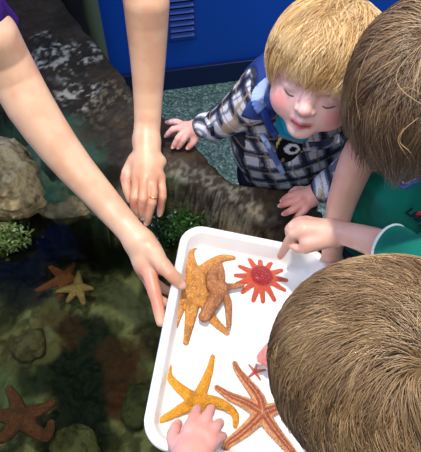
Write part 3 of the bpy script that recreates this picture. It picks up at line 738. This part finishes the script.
tors = [ell((.185, .845, .70), (.142, .092, .22), k=.04), cap((.105, .80, .845), (.285, .80, .855), .044, .050, .035)]
slv = chain([V(.105, .79, .845), az(238, 112, .775), az(216, 125, .715), az(205, 126, .706)], [.046, .040, .031, .029], .015)
srv = chain([V(.29, .78, .85), V(.318, .735, .745), az(324, 189, .682)], [.048, .038, .030], .015)
vneck = [cap(V(.160, .745, .69), V(.178, .748, .90), .021, .064, .006, '-')]
cloth_obj('plaid_jacket', tors+slv+srv+vneck, .0028, kcol, kid, fold=.007, fs=20)
dn = lambda v: mixc(tl_((30, 52, 116), len(v)), tl_((66, 92, 156), len(v)), sstep(.52, .7, fbm(v, 45, 3, 3))*.6)
big = [ell((.185, .845, .70), (.145, .095, .223), k=.04), cap((.105, .80, .845), (.285, .80, .855), .0475, .0535, .035)]
cloth_obj('denim_yoke', big+[cap((.105, .79, .846), az(238, 112, .775), .0495, .043, .015)]+vneck+[plane(V(.19, .78, .80), (0, -.35, -1)), plane(V(.075, .8, .86), (-1, 0, .3)), plane(V(.32, .8, .86), (1, 0, .1))], .0028, dn, kid, fold=.007, fs=20, mt='denim')
def strap(name, line, wdt, th, colr, mt='denim', up=(0, -.6, .8)):
    L_ = smoothline(line, 16); pr = []
    for i in range(len(L_)-1):
        d = unit(L_[i+1]-L_[i]); u = unit(np.asarray(up)-d*(np.asarray(up)@d)); s = np.cross(d, u)
        pr.append(box((L_[i]+L_[i+1])/2, (wdt, np.linalg.norm(L_[i+1]-L_[i])*.6, th), th*.8, np.stack([s, d, u], 1), .003))
    v, f = sdf_mesh(pr, .0018); return obj(name, v, f, M[mt], kid, col=colr(v))
lt = lambda v: mixc(tl_((150, 168, 206), len(v)), tl_((84, 104, 160), len(v)), sstep(.45, .6, fbm(v, 60, 3, 2)))
strap('collar', [dp(270, 82, .90), dp(259, 92, .885), dp(257, 102, .885), dp(262, 110, .895)], .011, .0035, lt)
strap('collar_edge', [dp(262, 106, .895), dp(268, 122, .91), dp(276, 136, .935)], .007, .0035, dn)
strap('collar', [dp(340, 138, .915), dp(328, 143, .905), dp(318, 146, .91), dp(303, 146, .92)], .008, .0035, kcol)
strap('placket', [az(262, 134, .765), az(269, 148, .735), az(277, 162, .70), az(283, 174, .665)], .006, .003, lt)
strap('cuff', [az(318, 186, .695), az(321, 191, .702), az(319, 198, .690)], .005, .003, lambda v: tl_((196, 178, 146), len(v)), up=(.4, -.4, .8))
strap('cuff', [az(207, 118, .735), az(211, 126, .745), az(212, 134, .715)], .008, .005, lambda v: plaid(v[:, 0], v[:, 1], len(v)), up=(-.4, -.4, .8))
def tee(v):
    n = len(v); c = tl_((28, 160, 200), n)
    u = v[:, 0]-.155; w = v[:, 2]-.775
    blk = (w < -.026-.25*u).astype(float)
    c = mixc(c, tl_((14, 15, 20), n), blk)
    rr = np.hypot(u-.016, w+.056)
    c = mixc(c, tl_((226, 230, 236), n), ((rr < .016) & (rr > .0)).astype(float)*blk)
    c = mixc(c, tl_((14, 15, 20), n), ((np.hypot(u-.018, w+.056) < .008)).astype(float))
    c = mixc(c, tl_((224, 206, 140), n), (np.abs(u+.004-w*.25) < .0022).astype(float)*blk)
    return mixc(c, tl_((120, 140, 170), n), (np.abs(w+.028+.25*u) < .003).astype(float))
cloth_obj('undershirt', [ell((.185, .842, .72), (.122, .084, .185), k=.04), cap((.14, .785, .865), (.24, .785, .865), .045, .045, .03), cap(V(.165, .745, .80), V(.175, .755, .875), .024, .040, .03)], .0028, tee, kid, fold=.004, fs=24)
for p in ((271, 128), (283, 160), (252, 122), (262, 165)):
    c0 = None
    d0 = ray(*p); best = None
    for t in np.linspace(.8, 1.2, 200):
        P = (CC+d0*t)[None]
        if combine(big+slv, range(len(big+slv)), P)[0] < 0: best = P[0]; break
    if best is not None:
        n_ = unit(-d0); s_ = unit(np.cross(n_, V(0, 0, 1))); u_ = np.cross(s_, n_)
        v, f = sdf_mesh([ell(best, (.0045, .0045, .002), np.stack([s_, u_, n_], 1))], .001); obj('button', v, f, M['cloth'], kid, col=tl_((120, 96, 70), len(v)))
cloth_obj('trousers', [cap((.14, .88, .50), (.13, .88, .06), .06, .045, .03), cap((.24, .88, .50), (.25, .88, .06), .06, .045, .03), ell((.19, .87, .52), (.12, .085, .09), k=.04)], .006, lambda v: tl_((34, 40, 62), len(v)), kid, fold=.005)
for x in (.13, .25):
    v, f = sdf_mesh([ell((x, .84, .028), (.036, .08, .034)), plane((0, 0, .002), (0, 0, -1))], .005); obj('shoe', v, f, M['shoe'], kid, col=tl_((30, 30, 34), len(v)))
# ------------------------------------------------------------------ the girl in green
girl = empty('person', (.39, .62, 0)); tag(girl, 'long-haired child in green T-shirt pointing one finger at the red sun star', 'person')
GH = dp(414, 97, .68); GHM = headframe((-.22, -.80, -.55), math.radians(-8)); GS = 1.01
hp, gw = head_prims(GH, GHM, GS)
G = hp+[cap(gw(0, -.02, -.05), V(.36, .60, .93), .036, .042, .02), ell((.38, .62, .74), (.105, .07, .18), k=.04), cap((.27, .60, .90), (.47, .60, .90), .034, .034, .03)]
ga = [V(.262, .60, .895), az(357, 162, .86), az(341, 205, .75), az(335, 238, .67), az(332, 252, .635)]; G += chain(ga, [.034, .030, .0265, .021, .019], .01)
gb = [V(.47, .60, .895), V(.45, .50, .86), az(428, 266, .87), az(396, 251, .83), az(362, 238, .79), az(338, 232, .763)]; G += chain(gb, [.034, .032, .030, .028, .023, .0195], .01)
f1, t1 = fingers([([(303, 231, .765), (295, 232, .762), (288, 243, .725), (280.5, 255.5, .668)], .0108, .0074),
                 ([(303, 226, .765), (292, 226, .76), (289, 233, .74), (295, 240, .728)], .0095, .0072),
                 ([(305, 223, .762), (297, 222, .752), (292, 227, .735), (297, 235, .722)], .009, .007),
                 ([(308, 222, .756), (301, 220, .744), (296, 224, .728), (300, 232, .716)], .0085, .0066),
                 ([(318, 243, .752), (308, 248, .745), (300, 249, .735), (293, 246, .73)], .0105, .0075)])
G += f1+palm([((338, 232, .763), .0205, (304, 229, .765), .0170), ((334, 237, .758), .019, (308, 242, .752), .0155), ((334, 230, .758), .019, (306, 225, .752), .0155)], .008)
f2, t2 = fingers([([(331, 254, .632), (326, 257, .626), (322, 260, .612)], .0085, .0065), ([(333, 257, .625), (329, 262, .612), (325, 266, .60)], .0085, .0065), ([(335, 259, .618), (332, 266, .604), (328, 270, .59)], .008, .006), ([(336, 261, .612), (335, 269, .60), (331, 274, .582)], .0075, .006), ([(336, 252, .63), (340, 260, .612), (338, 268, .596)], .0085, .0065)])
G += f2+palm([((332, 252, .635), .018, (334, 258, .62), .014)], .008)
v, f = sdf_mesh(G, .0024)
cG = skin_col(v, (222, 174, 152), spots=[(az(281, 255, .67), .012, (224, 130, 104), .6), (az(295, 231, .76), .012, (226, 150, 124), .5), (az(297, 222, .75), .012, (226, 150, 124), .5), (gw(0, .07, -.043), .018, (196, 100, 96), .7)], n=.25)
obj('body', v, f, M['skin'], girl, col=cG)
nails(girl, t1[:1])
ln_ = [az(347+t*1.2+3*math.sin(t*.6), 223+t*1.6, .80-.001*t) for t in range(0, 9)]
gc = lambda v: mixc(tl_((6, 112, 92), len(v)), tl_((8, 94, 80), len(v)), sstep(.4, .65, fbm(v, 18, 3, 3)))
GT = [ell((.385, .625, .72), (.132, .085, .22), k=.04), cap((.275, .60, .895), (.47, .60, .895), .040, .042, .035), ell((.38, .56, .80), (.09, .05, .09), k=.04)]
neckcut = [cap(V(.352, .50, .895), V(.36, .58, .965), .026, .062, .006, '-')]
gsl = chain([V(.47, .60, .895), V(.452, .50, .865), az(424, 264, .868), az(397, 252, .832)], [.046, .042, .040, .038], .02)+chain([V(.27, .60, .895), V(.262, .595, .875)], [.040, .038], .02)
cloth_obj('t_shirt', gsl+[plane(az(391.5, 249, .826), unit(az(362, 238, .79)-az(396, 251, .83)))]+GT+neckcut, .003, gc, girl, fold=.006, fs=13)
def gtube(name, line, r, colr, mt='cloth', n=20, par=girl):
    v, f = polytube(smoothline(line, n), r, 8); return obj(name, v, f, M[mt], par, col=tl_(colr, len(v)))
# cast a point of the picture onto a set of prims
def cast(prims, px, py, t0=.5, t1=1.3, off=0.):
    d0 = ray(px, py); lp = None
    for t in np.linspace(t0, t1, 700):
        P = (CC+d0*t)
        if combine(prims, range(len(prims)), P[None])[0] < off: return P
    return None
GTN = GT+neckcut
def onshirt(px, py):
    p = cast(GTN, px, py, off=.003); return p if p is not None else dp(px, py, .9)
gtube('collar_trim', [onshirt(x, y) for x, y in ((386, 170), (392, 178), (398, 183), (404, 187), (410, 184), (417, 181), (424, 177))], .0030, (88, 96, 176))
gtube('collar_trim', [onshirt(x, y)-CF*.001 for x, y in ((389, 169), (395, 176), (404, 183), (412, 180), (424, 173))], .0018, (206, 204, 232))
cf_ = az(391, 249, .826); dd = unit(az(362, 238, .79)-az(396, 251, .83)); aa = unit(np.cross(dd, V(0, 0, 1))); bb = np.cross(dd, aa)
v, f = polytube([cf_+.039*(math.cos(t)*aa+math.sin(t)*bb) for t in np.linspace(0, 2*np.pi, 30)], .0028, 6); obj('sleeve_trim', v, f, M['cloth'], girl, col=tl_((214, 222, 214), len(v)))
GHC = [(56, 40, 28), (80, 60, 42), (104, 80, 58), (136, 108, 78), (174, 144, 104)]
base_hair('hair_cap', GH, GHM, (.079*GS, .091*GS, .078*GS), [plane(GH+GHM@V(0, .045, .01), GHM@V(0, 1, -.5), .01)], (78, 56, 38), girl, off=(0, -.014, .024))
gm = lambda n: ~((n[:, 1] > .50) & (n[:, 2] < .20)) & (n[:, 2] > -.7)
strands(girl, 'hair', GH+GHM@V(0, -.010, .022), GHM, (.080*GS, .092*GS, .078*GS), GHM.T@unit(CC+ray(432, 52)*.60-GH), gm, 18000, lambda n, rg: .128*rg.uniform(.6, 1.05, len(n)), (.002, .018), GHC, 17, radius=.00045, jitter=.18, swirl=-.15, g0=.15, g1=.7, clump=.40, nclump=500, wav=.18, steps=10)
shell = [ell(GH+GHM@V(0, -.010, .022), V(.080*GS, .092*GS, .078*GS)+.019, GHM)]
for ln_, r_, cc_ in (([(392, 96), (403, 88), (415, 90), (424, 98)], .00028, (156, 126, 88)), ([(372, 118), (360, 130), (356, 146), (364, 158), (380, 164)], .00028, (150, 120, 82)), ([(428, 40), (405, 60), (396, 78), (404, 92), (421, 104)], .00028, (180, 150, 106)), ([(418, 118), (404, 130), (400, 142), (410, 152), (418, 166)], .0004, (182, 148, 100)), ([(404, 128), (398, 140), (404, 152), (412, 164)], .00045, (190, 150, 98)), ([(374, 40), (362, 66), (356, 96), (360, 120)], .00028, (140, 112, 80))):
    pts = [cast(shell, x, y) for x, y in ln_]
    if all(p is not None for p in pts): gtube('loose_hair', pts, r_, cc_, mt='hair', n=26)
# letters on the shirt: the word that runs off the picture edge
def text_on(par, body, px, py, size, rot, colr, pr):
    p0 = cast(pr, px, py, off=.001)
    if p0 is None: return
    eps = .004; g = []
    for ax in range(3):
        e_ = np.zeros(3); e_[ax] = eps; g.append(combine(pr, range(len(pr)), (p0+e_)[None])[0]-combine(pr, range(len(pr)), (p0-e_)[None])[0])
    nrm = unit(g); r0 = CR*math.cos(rot)-CU*math.sin(rot); xr = unit(r0-nrm*(r0@nrm)); yu = np.cross(nrm, xr)
    cu = bpy.data.curves.new('t', 'FONT'); cu.body = body; cu.size = size; cu.extrude = .0006; cu.align_x = 'LEFT'; cu.resolution_u = 3; cu.offset = .0006
    to = bpy.data.objects.new('t', cu); COL.objects.link(to)
    me = bpy.data.meshes.new_from_object(to.evaluated_get(bpy.context.evaluated_depsgraph_get())); bpy.data.objects.remove(to)
    vv = np.array([v.co[:] for v in me.vertices]); ff = [tuple(p.vertices) for p in me.polygons]
    W = p0+vv[:, :1]*xr+vv[:, 1:2]*yu+nrm*(vv[:, 2:3]+.0035)
    obj('lettering', W, ff, M['cloth'], par, col=tl_(colr, len(W)), smooth=False)
text_on(girl, 'Lidry', 405, 211, .021, math.radians(40), (18, 30, 40), GT)
p = onshirt(420, 214)
v, f = sdf_mesh([ell(p, (.008, .003, .007))], .0015); obj('printed_dot', v, f, M['cloth'], girl, col=tl_((176, 44, 60), len(v)))
cloth_obj('trousers', [cap((.33, .66, .52), (.32, .68, .06), .06, .045, .03), cap((.44, .66, .52), (.45, .68, .06), .06, .045, .03), ell((.385, .65, .54), (.12, .085, .09), k=.04)], .006, lambda v: tl_((40, 40, 58), len(v)), girl, fold=.005)
for x in (.32, .45):
    v, f = sdf_mesh([ell((x, .65, .028), (.036, .08, .034)), plane((0, 0, .002), (0, 0, -1))], .005); obj('shoe', v, f, M['shoe'], girl, col=tl_((70, 40, 60), len(v)))
# ------------------------------------------------------------------ the near child seen from above
near = empty('person', (.16, -.12, 0)); tag(near, 'child with short light-brown hair seen from above, hand on the yellow-orange starfish', 'person')
NH = dp(388, 380, .475); NHM = headframe((-.72, .50, -.48), 0); NS = 1.16
# keep the head's up axis pointing to the sky
r_ = unit(np.cross(NHM[:, 1], V(0, 0, 1))); NHM = np.stack([r_, NHM[:, 1], np.cross(r_, NHM[:, 1])], 1)
hp, nw = head_prims(NH, NHM, NS)
Nn = hp+[cap(nw(0, -.03, -.05), V(.17, -.02, .92), .040, .046, .02), ell((.16, -.10, .70), (.115, .08, .24), k=.04), cap((.05, -.04, .90), (.28, -.04, .90), .038, .038, .03)]
na = [V(.05, -.04, .89), V(-.07, .06, .78), az(180, 478, .735), az(190, 456, .712)]; Nn += chain(na, [.036, .030, .026, .023], .01)
nb_ = [V(.28, -.04, .89), V(.27, .10, .76), V(.20, .26, .68), az(292, 350, .655)]; Nn += chain(nb_, [.036, .030, .024, .019], .01)
f1, t1 = fingers([([(190, 431, .706), (193, 420, .700), (197.5, 409, .668)], .0105, .0080),
                 ([(198, 432, .708), (205, 420, .702), (211, 409, .672)], .0105, .0080),
                 ([(205, 437, .706), (214, 429, .700), (220, 423, .672)], .0102, .0078),
                 ([(209, 444, .702), (217, 439, .694), (223, 436, .668)], .0095, .0072),
                 ([(179, 450, .705), (173, 440, .694), (175, 429, .672), (178, 424, .650)], .0115, .0082)])
Nn += f1+palm([((190, 456, .712), .024, (192, 433, .708), .015), ((193, 458, .712), .024, (201, 437, .708), .015), ((195, 458, .708), .022, (207, 443, .704), .0145), ((186, 456, .708), .02, (181, 446, .702), .013)], .010)
f2, t2 = fingers([([(282, 352, .655), (272, 353, .650), (266, 358, .634), (262, 362, .624)], .0085, .0065),
                 ([(282, 348, .655), (271, 347, .650), (264, 352, .634), (259.5, 358, .622)], .0085, .0065),
                 ([(284, 344, .652), (277, 341, .648), (270, 345, .634), (266, 350, .624)], .008, .006),
                 ([(286, 342, .65), (281, 338, .645), (276, 342, .63)], .0075, .006), ([(284, 358, .65), (274, 361, .642), (267, 364, .628)], .0085, .0068)])
Nn += f2+palm([((292, 350, .655), .018, (283, 349, .655), .0145)], .008)
v, f = sdf_mesh(Nn, .0026)
sp_ = [(az(x, y, z), r, (212, 110, 100), .55) for x, y, z, r in ((197, 410, .67, .013), (211, 410, .67, .013), (220, 424, .67, .013), (223, 436, .67, .012), (176, 427, .67, .012), (190, 431, .71, .014), (199, 431, .71, .014), (207, 436, .71, .014), (262, 360, .63, .02), (268, 350, .64, .02))]
obj('body', v, f, M['skin'], near, col=skin_col(v, (222, 158, 144), spots=sp_))
nails(near, t2[:2])
NC = [(82, 60, 40), (108, 82, 55), (136, 106, 72), (160, 130, 90), (184, 154, 110)]
nc = lambda v: tl_((60, 74, 120), len(v))
cloth_obj('shirt', [ell((.16, -.10, .70), (.13, .095, .25), k=.04), cap((.05, -.04, .90), (.28, -.04, .90), .048, .048, .035)]+chain([V(.05, -.04, .89), V(-.055, .045, .79)], [.048, .042], .02)+chain([V(.28, -.04, .89), V(.272, .08, .775)], [.048, .042], .02)+[cap(V(.17, -.01, .93), V(.17, .0, 1.0), .048, .06, .006, '-')], .004, nc, near, fold=.005)
cloth_obj('trousers', [cap((.10, -.12, .50), (.09, -.12, .06), .062, .045, .03), cap((.21, -.12, .50), (.22, -.12, .06), .062, .045, .03), ell((.16, -.12, .52), (.12, .085, .09), k=.04)], .006, lambda v: tl_((34, 40, 62), len(v)), near, fold=.005)
for x in (.09, .22):
    v, f = sdf_mesh([ell((x, -.08, .028), (.036, .08, .034)), plane((0, 0, .002), (0, 0, -1))], .005); obj('shoe', v, f, M['shoe'], near, col=tl_((50, 50, 60), len(v)))
base_hair('hair_cap', NH, NHM, (.0775*NS, .090*NS, .0765*NS), [plane(NH+NHM@V(0, .045, .01), NHM@V(0, 1, -.6), .01)], (88, 66, 44), near, off=(0, -.013, .023))
nm = lambda n: ~((n[:, 1] > .50) & (n[:, 2] < .05)) & (n[:, 2] > -.75)
crn = NHM.T@unit(CC+ray(404, 378)*.37-NH)
strands(near, 'hair', NH+NHM@V(0, -.012, .022), NHM, (.0795*NS, .092*NS, .0785*NS), crn, nm, 34000, lambda n, rg: .052*rg.uniform(.7, 1.2, len(n)), (.002, .011), NC, 23, radius=.00033, jitter=.2, swirl=.75, g0=.05, g1=.35, clump=.3, nclump=1100, steps=8)
# ================================================================== light
def area(name, loc, tgt, size, power, colr, sy=None):
    l = bpy.data.lights.new(name, 'AREA'); l.energy = power; l.color = colr; l.size = size
    if sy: l.shape = 'RECTANGLE'; l.size_y = sy
    o = bpy.data.objects.new(name, l); COL.objects.link(o); o.location = loc
    from mathutils import Vector
    o.rotation_euler = (Vector(tgt)-Vector(loc)).to_track_quat('-Z', 'Y').to_euler(); return o
def spot(name, loc, tgt, power, ang, blend, colr, rad):
    l = bpy.data.lights.new(name, 'SPOT'); l.energy = power; l.color = colr; l.spot_size = math.radians(ang); l.spot_blend = blend; l.shadow_soft_size = rad
    o = bpy.data.objects.new(name, l); COL.objects.link(o); o.location = loc
    from mathutils import Vector
    o.rotation_euler = (Vector(tgt)-Vector(loc)).to_track_quat('-Z', 'Y').to_euler(); return o
spot('ceiling_spot', (-.05, .50, 2.75), (.03, .42, .6), 190, 44, .7, (1, .95, .87), .05)
area('overhead_fill', (-.1, -.75, 2.9), (.0, 1.0, .5), 1.3, 48, (.74, .84, 1))
area('overhead_fill', (1.1, 1.7, 2.8), (.5, 1.9, 0), 1.0, 34, (.85, .93, 1))  # added fill to brighten the far floor and wall, no known fixture
area('window_glow', (1.9, 1.6, 2.0), (.2, .7, .9), .9, 16, (.55, .68, 1))
area('window_glow', (-1.9, .9, 1.7), (-.1, .7, .8), .8, 28, (.46, .58, 1))
w = bpy.data.worlds.new('room'); w.use_nodes = True; SC.world = w
w.node_tree.nodes['Background'].inputs[0].default_value = (.50, .56, .66, 1); w.node_tree.nodes['Background'].inputs[1].default_value = .22
# ================================================================== camera
cam = bpy.data.cameras.new('camera'); co = bpy.data.objects.new('camera', cam); COL.objects.link(co); SC.camera = co
co.location = tuple(CC); co.rotation_euler = (math.pi/2-PITCH, 0, 0)
cam.sensor_fit = 'HORIZONTAL'; cam.sensor_width = 36; cam.lens = FPX/421*36; cam.clip_start = .02
SC.view_settings.view_transform = 'Standard'; SC.view_settings.look = 'None'; SC.view_settings.gamma = 1; SC.view_settings.exposure = 0
SC.view_settings.use_curve_mapping = False
